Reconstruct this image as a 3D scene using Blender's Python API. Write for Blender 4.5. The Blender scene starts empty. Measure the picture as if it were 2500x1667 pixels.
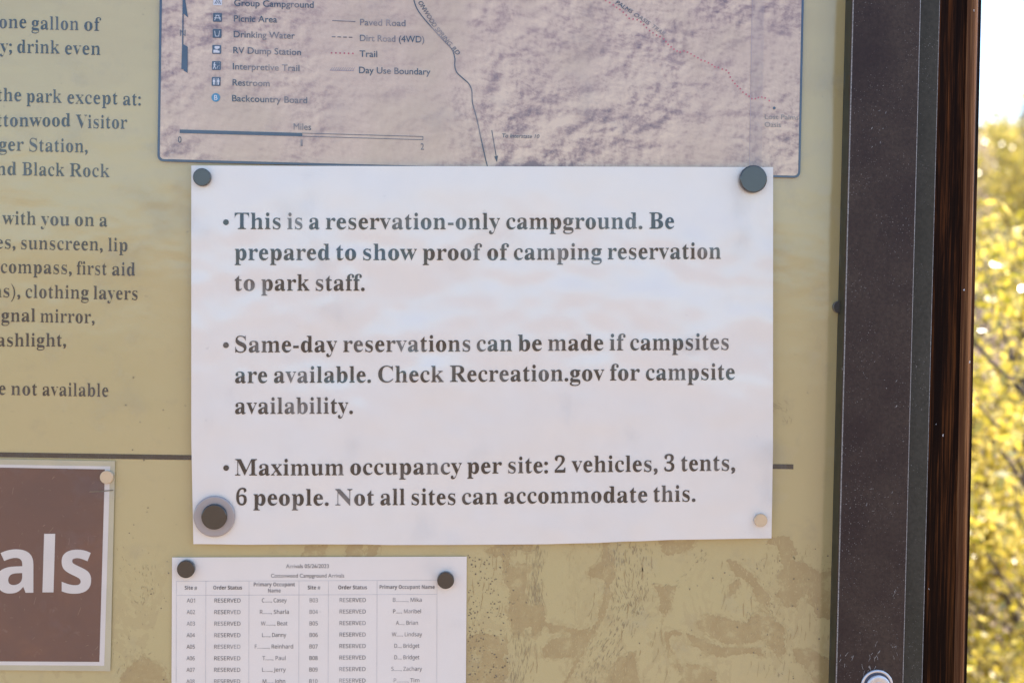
import bpy, bmesh, math, random
from mathutils import Vector, Matrix, noise
from mathutils.geometry import interpolate_bezier, tessellate_polygon
R = math.radians
sc = bpy.context.scene
col = sc.collection
rnd = random.Random(7)

# ------------------------------------------------------------------ camera
EYE = Vector((0.0, -1.05, 1.5))
FOC = 50.0 / 36.0 * 2500.0                       # focal length in photograph pixels
YAW, PITCH, ROLL = R(2.75), R(1.0), R(1.2)
fw = Vector((math.sin(YAW) * math.cos(PITCH), math.cos(YAW) * math.cos(PITCH), -math.sin(PITCH)))
rt0 = Vector((math.cos(YAW), -math.sin(YAW), 0)); up0 = rt0.cross(fw)
RT = rt0 * math.cos(ROLL) + up0 * math.sin(ROLL); UP = up0 * math.cos(ROLL) - rt0 * math.sin(ROLL)
cd = bpy.data.cameras.new("camera"); cam = bpy.data.objects.new("camera", cd); col.objects.link(cam)
cam.matrix_world = Matrix(((RT.x, UP.x, -fw.x, EYE.x), (RT.y, UP.y, -fw.y, EYE.y), (RT.z, UP.z, -fw.z, EYE.z), (0, 0, 0, 1)))
cd.lens = 50; cd.sensor_width = 36; cd.clip_start = 0.05; cd.clip_end = 3000
cd.dof.use_dof = True; cd.dof.focus_distance = 1.05; cd.dof.aperture_fstop = 7.0
sc.camera = cam

# ------------------------------------------------------------------ sky, sun, exposure
SUN_EL, SUN_AZ = R(50), R(72)                    # azimuth clockwise from +Y, behind the board
w = bpy.data.worlds.new("World"); sc.world = w; w.use_nodes = True
nt = w.node_tree
sky = nt.nodes.new("ShaderNodeTexSky"); sky.sky_type = 'NISHITA'; sky.sun_disc = False
sky.sun_elevation = SUN_EL; sky.sun_rotation = SUN_AZ
sky.air_density = 1.0; sky.dust_density = 0.8; sky.ozone_density = 3.0
bg = nt.nodes["Background"]; bg.inputs[1].default_value = 0.13
nt.links.new(sky.outputs[0], bg.inputs[0])
sd = bpy.data.lights.new("sun", 'SUN'); sd.energy = 5.0; sd.angle = R(0.5); sd.color = (1.0, 0.89, 0.74)
so = bpy.data.objects.new("sun", sd); col.objects.link(so)
sdir = Vector((math.sin(SUN_AZ) * math.cos(SUN_EL), math.cos(SUN_AZ) * math.cos(SUN_EL), math.sin(SUN_EL)))
so.rotation_euler = sdir.to_track_quat('Z', 'Y').to_euler(); so.location = (3, 6, 8)
vs = sc.view_settings
vs.view_transform = 'Standard'; vs.look = 'None'; vs.gamma = 1; vs.use_curve_mapping = False
vs.exposure = 1.42
sc.render.engine = 'CYCLES'
sc.cycles.use_denoising = True
sc.cycles.max_bounces = 8; sc.cycles.transparent_max_bounces = 12

# ------------------------------------------------------------------ helpers
def P(px, py, d=0.0):
    """the point d metres in front of the board's face that the photograph shows at (px, py)"""
    r = fw * FOC + RT * (px - 1250) - UP * (py - 833.5)
    t = (-d - EYE.y) / r.y
    return EYE + r * t

def tag(o, label=None, cat=None, group=None, kind=None):
    for k, v in (("label", label), ("category", cat), ("group", group), ("kind", kind)):
        if v: o[k] = v
    return o

class MB:
    def __init__(s): s.v = []; s.f = []; s.m = []; s.sm = []
    def add(s, vs, fs, mi=0, smooth=False):
        b = len(s.v); s.v += [Vector(x) for x in vs]
        for f in fs: s.f.append([b + i for i in f]); s.m.append(mi); s.sm.append(smooth)
    def box(s, a, b, mi=0):
        (x0, y0, z0), (x1, y1, z1) = a, b
        s.add([(x0,y0,z0),(x1,y0,z0),(x1,y1,z0),(x0,y1,z0),(x0,y0,z1),(x1,y0,z1),(x1,y1,z1),(x0,y1,z1)],
              [(0,3,2,1),(4,5,6,7),(0,1,5,4),(1,2,6,5),(2,3,7,6),(3,0,4,7)], mi)
    def tube(s, pts, rad, n=6, mi=0):
        rings = []; pts = [Vector(p) for p in pts]
        for i, p in enumerate(pts):
            t = (pts[min(i+1, len(pts)-1)] - pts[max(i-1, 0)]).normalized()
            a = t.cross(Vector((0.31, 0.17, 0.93)));
            if a.length < 1e-4: a = t.cross(Vector((1, 0, 0)))
            a.normalize(); b = t.cross(a); r = rad[i] if isinstance(rad, (list, tuple)) else rad
            rings.append([p + (a*math.cos(2*math.pi*k/n) + b*math.sin(2*math.pi*k/n))*r for k in range(n)])
        vs = [q for rg in rings for q in rg]; fs = []
        for i in range(len(pts)-1):
            for k in range(n): fs.append((i*n+k, i*n+(k+1) % n, (i+1)*n+(k+1) % n, (i+1)*n+k))
        fs.append(tuple(range(n))[::-1]); fs.append(tuple((len(pts)-1)*n+k for k in range(n)))
        s.add(vs, fs, mi, True)
    def lathe(s, c, prof, n=48, mi=0, ax=Vector((1,0,0)), ay=Vector((0,0,1)), az=Vector((0,-1,0)), smooth=True):
        """prof: (radius, height towards the viewer) from outside in; ends in radius 0"""
        b = len(s.v)
        for (r, h) in prof:
            for k in range(n):
                a = 2*math.pi*k/n
                s.v.append(Vector(c) + ax*(r*math.cos(a)) + ay*(r*math.sin(a)) + az*h)
        for i in range(len(prof)-1):
            for k in range(n):
                s.f.append([b+i*n+k, b+i*n+(k+1) % n, b+(i+1)*n+(k+1) % n, b+(i+1)*n+k]); s.m.append(mi); s.sm.append(smooth)
        s.f.append([b+(len(prof)-1)*n+k for k in range(n)]); s.m.append(mi); s.sm.append(False)
        s.f.append([b+k for k in range(n)][::-1]); s.m.append(mi); s.sm.append(False)
    def build(s, name, mats, parent=None, origin=None):
        o0 = Vector(origin) if origin is not None else (parent_origin(parent) if parent else Vector((0, 0, 0)))
        me = bpy.data.meshes.new(name)
        me.from_pydata([tuple(x - o0) for x in s.v], [], s.f)
        mats = mats if isinstance(mats, (list, tuple)) else [mats]
        for m in mats: me.materials.append(m)
        me.polygons.foreach_set("material_index", s.m); me.polygons.foreach_set("use_smooth", s.sm)
        me.update()
        o = bpy.data.objects.new(name, me); col.objects.link(o)
        if parent: o.parent = parent
        else: o.location = o0
        return o

def parent_origin(p):
    v = Vector((0, 0, 0))
    while p is not None: v += p.location; p = p.parent
    return v

def empty(name, loc):
    o = bpy.data.objects.new(name, None); col.objects.link(o); o.location = loc; o.empty_display_size = 0.1
    return o

# ------------------------------------------------------------------ materials
class NT:
    def __init__(s, name):
        s.m = bpy.data.materials.new(name); s.m.use_nodes = True; s.t = s.m.node_tree; s.b = s.t.nodes["Principled BSDF"]
        s.co = s.t.nodes.new("ShaderNodeTexCoord").outputs["Object"]
    def n(s, kind, **kw):
        x = s.t.nodes.new("ShaderNode" + kind)
        for k, v in kw.items(): setattr(x, k, v)
        return x
    def l(s, a, b): s.t.links.new(a, b)
    def val(s, sock, v):
        if isinstance(v, bpy.types.NodeSocket): s.l(v, sock)
        else: sock.default_value = v
    def mapv(s, scale=(1,1,1), loc=(0,0,0), rot=(0,0,0), src=None):
        x = s.n("Mapping"); s.l(src or s.co, x.inputs[0]); x.inputs[1].default_value = loc; x.inputs[2].default_value = rot; x.inputs[3].default_value = scale
        return x.outputs[0]
    def noise(s, scale, detail=4, rough=0.55, vec=None, dist=0.0, typ=None):
        x = s.n("TexNoise"); s.l(vec or s.co, x.inputs["Vector"]); x.inputs["Scale"].default_value = scale
        x.inputs["Detail"].default_value = detail; x.inputs["Roughness"].default_value = rough; x.inputs["Distortion"].default_value = dist
        if typ: x.noise_type = typ
        return x.outputs[0]
    def ramp(s, f, stops, interp='LINEAR'):
        x = s.n("ValToRGB"); s.l(f, x.inputs[0]); cr = x.color_ramp; cr.interpolation = interp
        while len(cr.elements) < len(stops): cr.elements.new(0.5)
        for e, (p, c) in zip(cr.elements, stops):
            e.position = p; e.color = (*c, 1) if isinstance(c, (tuple, list)) else (c, c, c, 1)
        return x.outputs[0]
    def mix(s, f, a, b, blend='MIX'):
        x = s.n("Mix", data_type='RGBA', blend_type=blend)
        s.val(x.inputs[0], f)
        for i, c in ((6, a), (7, b)):
            s.val(x.inputs[i], c if isinstance(c, bpy.types.NodeSocket) else (*c, 1))
        return x.outputs[2]
    def math(s, op, a, b=0.0):
        x = s.n("Math", operation=op); s.val(x.inputs[0], a); s.val(x.inputs[1], b); return x.outputs[0]
    def set(s, **kw):
        nm = {"base": "Base Color", "rough": "Roughness", "metal": "Metallic", "coat": "Coat Weight", "coat_rough": "Coat Roughness", "coat_ior": "Coat IOR", "spec": "Specular IOR Level", "sheen": "Sheen Weight", "normal": "Normal"}
        for k, v in kw.items():
            i = s.b.inputs[nm[k]]
            if isinstance(v, tuple): v = (*v, 1)
            s.val(i, v)
        return s
    def bump(s, h, strength=0.3, dist=0.001):
        x = s.n("Bump"); x.inputs["Strength"].default_value = strength; x.inputs["Distance"].default_value = dist
        s.l(h, x.inputs["Height"]); s.l(x.outputs[0], s.b.inputs["Normal"]); return s

COAT = dict(coat=1.0, coat_rough=0.15, coat_ior=1.84, spec=0.0)
def wavy(m, strength=0.35):
    x = m.n("Bump"); x.inputs["Strength"].default_value = strength; x.inputs["Distance"].default_value = 0.003
    m.l(m.noise(16, 3, 0.5, m.mapv((0.7, 1, 1.3))), x.inputs["Height"]); m.l(x.outputs[0], m.b.inputs["Coat Normal"])
def plain(name, c, rough=0.6, var=0.12, vscale=60, **kw):
    m = NT(name)
    f = m.noise(vscale, 3)
    a = tuple(x*(1-var) for x in c); b = tuple(min(1, x*(1+var)) for x in c)
    m.set(base=m.ramp(f, [(0.3, a), (0.7, b)]), rough=rough, **kw)
    return m.m

def paper_mat(name, c, warm, bump=0.25):
    m = NT(name)
    f = m.noise(9, 4, 0.6); g = m.noise(38, 3, 0.6)
    base = m.mix(m.ramp(f, [(0.35, 0.0), (0.72, 1.0)]), c, warm)
    base = m.mix(m.ramp(g, [(0.35, 0.0), (0.8, 0.35)]), base, tuple(x*0.9 for x in c))
    spots = m.ramp(m.noise(150, 2, 0.5), [(0.74, 0.0), (0.80, 0.22)])
    base = m.mix(spots, base, (0.42, 0.40, 0.37))
    m.set(base=base, rough=0.5, **COAT)
    m.bump(m.noise(14, 2, 0.5), bump, 0.010); wavy(m, 0.10)
    return m.m

M = {}; ZB0 = 0.86
M['notice_paper'] = paper_mat("notice_paper", (0.82, 0.785, 0.73), (0.82, 0.765, 0.695), 0.45)
M['list_paper'] = paper_mat("list_paper", (0.82, 0.775, 0.72), (0.82, 0.75, 0.68), 0.15)
def faded_ink(name, dark, pale, scale, lo, hi):
    m = NT(name); f = m.noise(scale, 3, 0.6)
    m.set(base=m.ramp(f, [(lo, dark), (hi, pale)]), rough=0.5, **COAT); return m.m
M['ink'] = faded_ink("black_ink", (0.010, 0.010, 0.012), (0.21, 0.21, 0.215), 26, 0.50, 0.77)
M['list_ink'] = faded_ink("faded_list_ink", (0.06, 0.06, 0.07), (0.38, 0.37, 0.38), 45, 0.42, 0.70)
M['board_ink'] = faded_ink("board_ink", (0.012, 0.013, 0.015), (0.07, 0.07, 0.065), 30, 0.45, 0.75)
M['map_ink'] = faded_ink("map_ink", (0.020, 0.028, 0.055), (0.36, 0.28, 0.25), 26, 0.42, 0.68)
M['pale_ink'] = plain("bleached_map_ink", (0.26, 0.22, 0.20), 0.5, 0.2, 60, **COAT)
M['legend_violet'] = plain("legend_violet_print", (0.20, 0.17, 0.26), 0.5, 0.2, 40, **COAT)
M['navy'] = plain("navy_print", (0.022, 0.040, 0.085), 0.5, 0.2, 60, **COAT)
M['grid_line'] = plain("grey_grid_line", (0.55, 0.54, 0.55), 0.5, 0.15, 100, **COAT)
M['rule'] = plain("dark_rule_print", (0.030, 0.028, 0.024), 0.5, 0.3, 200, **COAT)
M['pale_print'] = plain("pale_symbol_print", (0.62, 0.62, 0.66), 0.5, 0.05, **COAT)
M['blue_print'] = plain("blue_disc_print", (0.03, 0.20, 0.36), 0.5, 0.05, **COAT)
M['red_print'] = plain("red_trail_print", (0.52, 0.09, 0.12), 0.5, 0.25, 40, **COAT)
M['violet_print'] = plain("violet_boundary_print", (0.43, 0.335, 0.35), 0.5, 0.2, 40, **COAT)
def panel_mat():
    m = NT("printed_panel")
    f = m.noise(5, 5, 0.6); g = m.noise(40, 5, 0.65); h = m.noise(210, 2, 0.6)
    c = m.mix(m.ramp(f, [(0.3, 0.0), (0.7, 1.0)]), (0.50, 0.42, 0.195), (0.525, 0.425, 0.205))
    c = m.mix(m.ramp(g, [(0.55, 0.0), (0.75, 0.4)]), c, (0.35, 0.30, 0.18))
    c = m.mix(m.ramp(h, [(0.70, 0.0), (0.78, 0.45)]), c, (0.24, 0.20, 0.12))
    sx = m.n("SeparateXYZ"); m.l(m.co, sx.inputs[0])
    low = m.ramp(m.math('MULTIPLY_ADD', sx.outputs[2], -14.0), [(0.0, 0.0), (1.0, 1.0)])
    low.node.inputs[0].links[0].from_node.inputs[2].default_value = 14.0*(P(1600, 1300).z - ZB0)
    tone = m.ramp(m.noise(34, 5, 0.62, m.mapv((1, 1, 0.6)), 0.5), [(0.0, 0.0), (0.52, 0.30), (0.58, 0.0), (0.66, 0.45), (0.73, 0.12)], 'CONSTANT')
    c = m.mix(m.math('MULTIPLY', low, tone), c, (0.40, 0.305, 0.145))
    m.set(base=c, rough=0.5, **COAT); m.bump(m.noise(300, 2), 0.05, 0.001); wavy(m, 0.4); return m.m

M['panel'] = panel_mat()
def map_mat():
    m = NT("shaded_relief_map")
    def relief(loc):
        v = m.mapv((1.0, 1.0, 1.2), loc)
        a = m.noise(75, 6, 0.62, v, 0.2)
        return a
    d = m.math('SUBTRACT', relief((0, 0, 0)), relief((0.0016, 0, -0.0022)))
    v = lambda l: m.mapv((1, 1, 1.3), l)
    d2 = m.math('SUBTRACT', m.noise(17, 8, 0.66, v((0, 0, 0)), 0.2), m.noise(17, 8, 0.66, v((0.0035, 0, -0.005)), 0.2))
    sh = m.math('MULTIPLY_ADD', d, 2.2); sh.node.inputs[2].default_value = 0.5
    sh2 = m.math('MULTIPLY_ADD', d2, 4.0); m.l(sh, sh2.node.inputs[2]); sh = sh2
    big = m.noise(5.0, 3, 0.5)
    flat = m.ramp(big, [(0.42, 1.0), (0.62, 0.25)])
    sh = m.mix(flat, (0.60, 0.60, 0.60), sh)
    c = m.ramp(sh, [(0.14, (0.20, 0.115, 0.115)), (0.38, (0.42, 0.275, 0.225)), (0.55, (0.58, 0.42, 0.315)), (0.82, (0.72, 0.55, 0.40))])
    c = m.mix(m.ramp(m.noise(11, 3), [(0.52, 0.0), (0.70, 0.5)]), c, (0.50, 0.37, 0.24))
    m.set(base=c, rough=0.5, **COAT); return m.m
M['map'] = map_mat()
def steel_mat(name, c1, c2, fleck=0.55, rough=0.45):
    m = NT(name)
    a = m.noise(22, 4, 0.6); b = m.noise(330, 3, 0.7)
    c = m.mix(m.ramp(a, [(0.35, 0.0), (0.7, 1.0)]), c1, c2)
    c = m.mix(m.ramp(b, [(0.30, 0.55), (0.62, 0.0)]), c, tuple(x*0.45 for x in c1))
    f = m.noise(1050, 1, 0.5); g = m.ramp(m.noise(32, 3, 0.6), [(0.40, 0.0), (0.62, 1.0)])
    fl = m.math('MULTIPLY', m.ramp(f, [(0.69, 0.0), (0.76, fleck)]), g)
    c = m.mix(fl, c, (0.50, 0.48, 0.47))
    m.set(base=c, rough=rough, spec=0.25); m.bump(b, 0.12, 0.0006); return m.m
M['steel'] = steel_mat("brown_painted_steel", (0.034, 0.020, 0.019), (0.061, 0.042, 0.033))
M['flange'] = steel_mat("grey_green_steel", (0.045, 0.042, 0.031), (0.062, 0.057, 0.046), 0.5, 0.5)
M['worn_lit_edge'] = plain("worn_lit_steel_edge", (0.26, 0.25, 0.25), 0.4, 0.6, 900)  # bare scratches and worn bevels; the bevels' bright highlight is in this colour
M['gasket'] = plain("dark_green_gasket", (0.030, 0.032, 0.020), 0.5, 0.3, 60)
def wood_mat(name, stops, dark):
    m = NT(name)
    v = m.mapv((1, 1, 0.025)); v2 = m.mapv((1, 1, 0.012)); v3 = m.mapv((1, 1, 0.25))
    a = m.noise(210, 6, 0.70, v, 0.3); b = m.noise(800, 4, 0.65, v2); k = m.noise(13, 3, 0.6, v3)
    c = m.ramp(a, stops)
    c = m.mix(m.ramp(b, [(0.40, 0.8), (0.60, 0.0)]), c, dark)
    c = m.mix(m.ramp(k, [(0.36, 0.8), (0.58, 0.0)]), c, dark)
    m.set(base=c, rough=0.55, spec=0.06); m.bump(b, 0.5, 0.0015); return m.m
M['wood'] = wood_mat("dark_stained_timber", [(0.38, (0.006, 0.0018, 0.001)), (0.50, (0.018, 0.006, 0.0022)), (0.58, (0.10, 0.033, 0.009)), (0.70, (0.22, 0.085, 0.024))], (0.006, 0.002, 0.001))
M['lit_arris'] = wood_mat("lit_timber_edge", [(0.30, (0.05, 0.018, 0.007)), (0.45, (0.12, 0.052, 0.02)), (0.58, (0.21, 0.105, 0.045)), (0.72, (0.28, 0.15, 0.07))], (0.05, 0.018, 0.008))  # lighter wood paints the lit ridge onto the post's rounded corner
M['lint'] = plain("pale_lint", (0.6, 0.6, 0.62), 0.8, 0.1)
M['navy_magnet'] = plain("dark_magnet", (0.012, 0.014, 0.018), 0.45, 0.2, 90, **COAT)
M['black_magnet'] = plain("black_magnet", (0.016, 0.014, 0.012), 0.5, 0.25, 150, **COAT)
M['ring'] = plain("grey_ring", (0.36, 0.32, 0.31), 0.5, 0.08, 40, **COAT)
M['tan_magnet'] = plain("tan_magnet", (0.66, 0.49, 0.30), 0.5, 0.06, 60, **COAT)
M['dim_magnet'] = plain("brown_magnet", (0.075, 0.066, 0.062), 0.5, 0.2, 150, **COAT)
def sign_mat():
    m = NT("brown_sign_card")
    a = m.noise(9, 5, 0.65, None, 1.2); b = m.noise(120, 3, 0.7)
    c = m.mix(m.ramp(a, [(0.32, 0.0), (0.50, 0.35), (0.66, 1.0)]), (0.105, 0.050, 0.044), (0.17, 0.072, 0.048))
    c = m.mix(m.ramp(b, [(0.66, 0.0), (0.80, 0.3)]), c, (0.34, 0.24, 0.2))
    m.set(base=c, rough=0.45, **COAT); return m.m
M['sign'] = sign_mat()
M['scuff'] = plain("pale_scuffs", (0.26, 0.16, 0.12), 0.5, 0.3, 80, **COAT)
M['card_white'] = plain("white_card", (0.68, 0.63, 0.58), 0.5, 0.05, 25, **COAT)
M['laminate'] = plain("yellowed_laminate_margin", (0.51, 0.46, 0.31), 0.3, 0.06, 25, **COAT)
M['zinc'] = plain("zinc_bolt", (0.62, 0.62, 0.64), 0.35, 0.1, 300, metal=0.55)
M['shaded_recess'] = plain("bolt_recess_shade", (0.06, 0.08, 0.13), 0.5, 0.2, 300)  # dark blue paints in the shadow crescent around the bolt cap
def panel_art(name, c):
    m = NT(name); f = m.noise(60, 5, 0.7)
    m.set(base=m.mix(m.ramp(f, [(0.40, 0.0), (0.50, 0.15), (0.58, 0.35), (0.62, 0.8)]), c, (0.51, 0.42, 0.20)), rough=0.5, **COAT); wavy(m, 0.07); return m.m
M['art'] = panel_art("faded_illustration_print", (0.385, 0.285, 0.125))
def art_edge():
    m = NT("broken_illustration_print"); f = m.noise(150, 4, 0.7); g = m.noise(30, 3, 0.6)
    k = m.math('MULTIPLY', m.ramp(f, [(0.47, 0.0), (0.54, 1.0)]), m.ramp(g, [(0.35, 0.3), (0.6, 1.0)]))
    m.set(base=m.mix(k, (0.51, 0.42, 0.20), (0.42, 0.325, 0.145)), rough=0.5, **COAT); return m.m
M['art_edge'] = art_edge()
M['art_light'] = plain("pale_fleck_print", (0.475, 0.375, 0.175), 0.5, 0.10, 40, **COAT)
M['fleck'] = panel_art("dark_fleck_print", (0.30, 0.235, 0.12))
M['speck'] = plain("dirt_specks", (0.19, 0.145, 0.085), 0.7, 0.3, 200)

# ------------------------------------------------------------------ lettering
def fancy(s, mode):
    if mode == 'plain': return s
    up, lo, dg = {'serif': (0x1D400, 0x1D41A, 0x1D7CE), 'sans': (0x1D5A0, 0x1D5BA, 0x1D7E2), 'sansb': (0x1D5D4, 0x1D5EE, 0x1D7EC)}[mode]
    o = ''
    for ch in s:
        if 'a' <= ch <= 'z': o += chr(lo + ord(ch) - 97)
        elif 'A' <= ch <= 'Z': o += chr(up + ord(ch) - 65)
        elif '0' <= ch <= '9': o += chr(dg + ord(ch) - 48)
        else: o += ch
    return o
_cache = {}
def outlines(s, mode, dx=0.0, dy=0.0):
    key = (s, mode, dx, dy)
    if key in _cache: return _cache[key]
    cu = bpy.data.curves.new("text_outline", 'FONT'); cu.body = fancy(s, mode); cu.size = 1.0
    ob = bpy.data.objects.new("text_outline", cu); col.objects.link(ob)
    dgph = bpy.context.evaluated_depsgraph_get(); dgph.update()
    c = ob.evaluated_get(dgph).to_curve(dgph)
    loops = []
    for sp in c.splines:
        pts = []
        bp = sp.bezier_points; n = len(bp)
        for i in range(n):
            a, b = bp[i], bp[(i+1) % n]
            straight = (a.handle_right - a.co).cross(b.co - a.co).length < 1e-6 and (b.handle_left - b.co).cross(b.co - a.co).length < 1e-6
            seg = [a.co, b.co] if straight else interpolate_bezier(a.co, a.handle_right, b.handle_left, b.co, 6)
            pts += [Vector((q[0], q[1])) for q in seg[:-1]]
        q = []
        for p in pts:
            if not q or (p - q[-1]).length > 1e-4: q.append(p)
        if len(q) > 1 and (q[0] - q[-1]).length < 1e-4: q.pop()
        if len(q) >= 3: loops.append(q)
    ob.to_curve_clear() if hasattr(ob, 'to_curve_clear') else None
    bpy.data.objects.remove(ob); bpy.data.curves.remove(cu)
    def inside(p, q):
        c = False
        for i in range(len(q)):
            e, f = q[i-1], q[i]
            if (e.y > p.y) != (f.y > p.y) and p.x < (f.x-e.x)*(p.y-e.y)/(f.y-e.y) + e.x: c = not c
        return c
    area = lambda q: sum(q[i-1].x*q[i].y - q[i].x*q[i-1].y for i in range(len(q)))
    hole = [sum(inside(q[0], o) for o in loops if o is not q) % 2 == 1 for q in loops]
    loops = [q if (area(q) > 0) != h else q[::-1] for q, h in zip(loops, hole)]   # outlines anticlockwise, holes clockwise
    if dx or dy:
        out = []; dx0, dy0 = dx, dy
        for q in loops:
            dx, dy = dx0, dy0
            w_ = max(p.x for p in q) - min(p.x for p in q); c_ = 0.5*(max(p.y for p in q) + min(p.y for p in q))
            if mode == 'serif' and w_ < 0.19 and c_ < 0.46 and max(p.y for p in q) < 0.5: dx = dy = max(0.008, dx0 + 0.026)   # full stops, commas, colons
            n = len(q); r = []
            for i in range(n):
                t1 = (q[i] - q[i-1]); t2 = (q[(i+1) % n] - q[i])
                n1 = Vector((t1.y, -t1.x)).normalized(); n2 = Vector((t2.y, -t2.x)).normalized()
                # outward normals; move x and y separately so that stems thin more than hairlines
                mx = max((n1.x, n2.x), key=abs); my = max((n1.y, n2.y), key=abs)
                r.append(Vector((q[i].x + mx*dx, q[i].y + my*dy)))
            out.append(r)
        loops = out
    _cache[key] = loops
    return loops

def write(mb, s, mode, xl, xr, yl, yr, size, depth, mi=0, dx=0.0, dy=0.0, slant=0.0, anchor=None, turn=None, squeeze=1.0):
    """letter s onto a surface: from xl to xr, baseline yl to yr in photograph pixels; anchor 'r'/'c' keeps natural width (x = xr or centre);
    turn = angle in degrees: lettering turned about (xl, yl), natural width squeezed to xr"""
    loops = outlines(s, mode, dx, dy)
    if not loops: return
    x0 = min(p.x for q in loops for p in q); x1 = max(p.x for q in loops for p in q)
    k = (xr - xl)/(x1 - x0) if anchor is None else size*squeeze
    if anchor == 'r': xl = xr - (x1-x0)*k
    if anchor == 'c': xl = xl - (x1-x0)*k/2
    pts = []
    for q in loops:
        r = []
        for p in q:
            u = (p.x - x0)*k + slant*p.y*size; v = p.y*size
            if turn is not None:
                a = R(turn); X = xl + u*math.cos(a) + v*math.sin(a); Y = yl + u*math.sin(a) - v*math.cos(a)
            else:
                X = xl + u; t = (X - xl)/max(1e-6, (xr - xl)) if anchor is None else 0
                Y = yl + (yr - yl)*t - v
            r.append((X, Y))
        pts.append(r)
    dd = depth if callable(depth) else (lambda x, y: depth)
    ar = [sum(q[i-1].x*q[i].y - q[i].x*q[i-1].y for i in range(len(q))) for q in loops]
    sg = 1
    outer = [i for i, a in enumerate(ar) if a*sg > 0]
    def inside(p, q):
        c = False
        for i in range(len(q)):
            a, b = q[i-1], q[i]
            if (a[1] > p[1]) != (b[1] > p[1]) and p[0] < (b[0]-a[0])*(p[1]-a[1])/(b[1]-a[1]) + a[0]: c = not c
        return c
    groups = {i: [i] for i in outer}
    for i, a in enumerate(ar):
        if a*sg <= 0:
            own = [o for o in outer if inside(pts[i][0], pts[o])]
            if own: groups[min(own, key=lambda o: abs(ar[o]))].append(i)
    for g in groups.values():
        flat = [q for i in g for q in pts[i]]
        tris = tessellate_polygon([[Vector((x, y, 0)) for x, y in pts[i]] for i in g])
        fs = []
        for t in tris:
            a, b, c = (flat[i] for i in t)
            cr = (b[0]-a[0])*(c[1]-a[1]) - (b[1]-a[1])*(c[0]-a[0])
            if abs(cr) < 1e-9: continue
            fs.append(t if cr < 0 else t[::-1])      # faces look out at the viewer
        mb.add([P(x, y, dd(x, y)) for x, y in flat], fs, mi)

def poly(mb, pts, d, mi=0):
    tris = tessellate_polygon([[Vector((x, y, 0)) for x, y in pts]])
    dd = d if callable(d) else (lambda x, y: d)
    fs = []
    for t in tris:
        a, b, c = (pts[i] for i in t)
        cr = (b[0]-a[0])*(c[1]-a[1]) - (b[1]-a[1])*(c[0]-a[0])
        if abs(cr) > 1e-9: fs.append(t if cr < 0 else t[::-1])
    mb.add([P(x, y, dd(x, y)) for x, y in pts], fs, mi)

def stroke(mb, pts, wd, d, mi=0):
    """a printed line of width wd (pixels) through pts"""
    n = len(pts); L = []; Rr = []
    for i in range(n):
        a = Vector(pts[max(i-1, 0)]); b = Vector(pts[min(i+1, n-1)]); t = (b - a).normalized(); nn = Vector((-t.y, t.x))*wd/2
        L.append(Vector(pts[i]) + nn); Rr.append(Vector(pts[i]) - nn)
    vs = [P(q.x, q.y, d) for q in L] + [P(q.x, q.y, d) for q in Rr]
    mb.add(vs, [(i, n+i, n+i+1, i+1)[::-1] for i in range(n-1)], mi)

def dot(mb, x, y, r, d, mi=0, n=14):
    poly(mb, [(x + r*math.cos(2*math.pi*k/n), y + r*math.sin(2*math.pi*k/n)) for k in range(n)], d, mi)

def smooth_line(pts, n=6):
    out = []
    for i in range(len(pts)-1):
        p0, p1, p2, p3 = (Vector(pts[max(0, min(len(pts)-1, j))]) for j in (i-1, i, i+1, i+2))
        for k in range(n):
            t = k/n
            q = 0.5*((2*p1) + (p2-p0)*t + (2*p0-5*p1+4*p2-p3)*t*t + (3*p1-p0-3*p2+p3)*t**3)
            out.append((q.x, q.y))
    out.append(tuple(pts[-1])); return out

def sheet(mb, outline, dfun, thick, mi=0, inner=None):
    """a thin sheet: front from a grid-free outline, a back and a rim. outline in pixels, clockwise in the picture"""
    n = len(outline)
    f = [P(x, y, dfun(x, y)) for x, y in outline]; b = [p + Vector((0, thick, 0)) for p in f]
    tris = tessellate_polygon([[Vector((x, y, 0)) for x, y in outline]])
    return f, b, tris

def grid_sheet(mb, tl, tr, br, bl, dfun, thick, nx, ny, mi=0, warp=None):
    """a sheet as a fine grid between four corners (pixels); warp(u, v) adds a pixel offset; dfun(x, y) is its height over the board"""
    def pt(u, v):
        x = (tl[0]*(1-u) + tr[0]*u)*(1-v) + (bl[0]*(1-u) + br[0]*u)*v
        y = (tl[1]*(1-u) + tr[1]*u)*(1-v) + (bl[1]*(1-u) + br[1]*u)*v
        if warp: a = warp(u, v); x += a[0]; y += a[1]
        return x, y
    F = []; B = []
    for j in range(ny+1):
        for i in range(nx+1):
            x, y = pt(i/nx, j/ny); p = P(x, y, dfun(x, y)); F.append(p); B.append(p + Vector((0, thick, 0)))
    W = nx+1; N = len(F); fs = []
    for j in range(ny):
        for i in range(nx):
            a = j*W+i; fs.append((a, a+W, a+W+1, a+1)); fs.append((N+a, N+a+1, N+a+W+1, N+a+W))
    ring = [i for i in range(W)] + [j*W+nx for j in range(1, ny+1)] + [ny*W+i for i in range(nx-1, -1, -1)] + [j*W for j in range(ny-1, 0, -1)]
    for k in range(len(ring)):
        a, b = ring[k], ring[(k+1) % len(ring)]; fs.append((a, b, N+b, N+a))
    nf = 2*nx*ny
    mb.add(F+B, fs[:nf], mi, True)
    mb.add(F+B, fs[nf:], mi, False)

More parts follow.
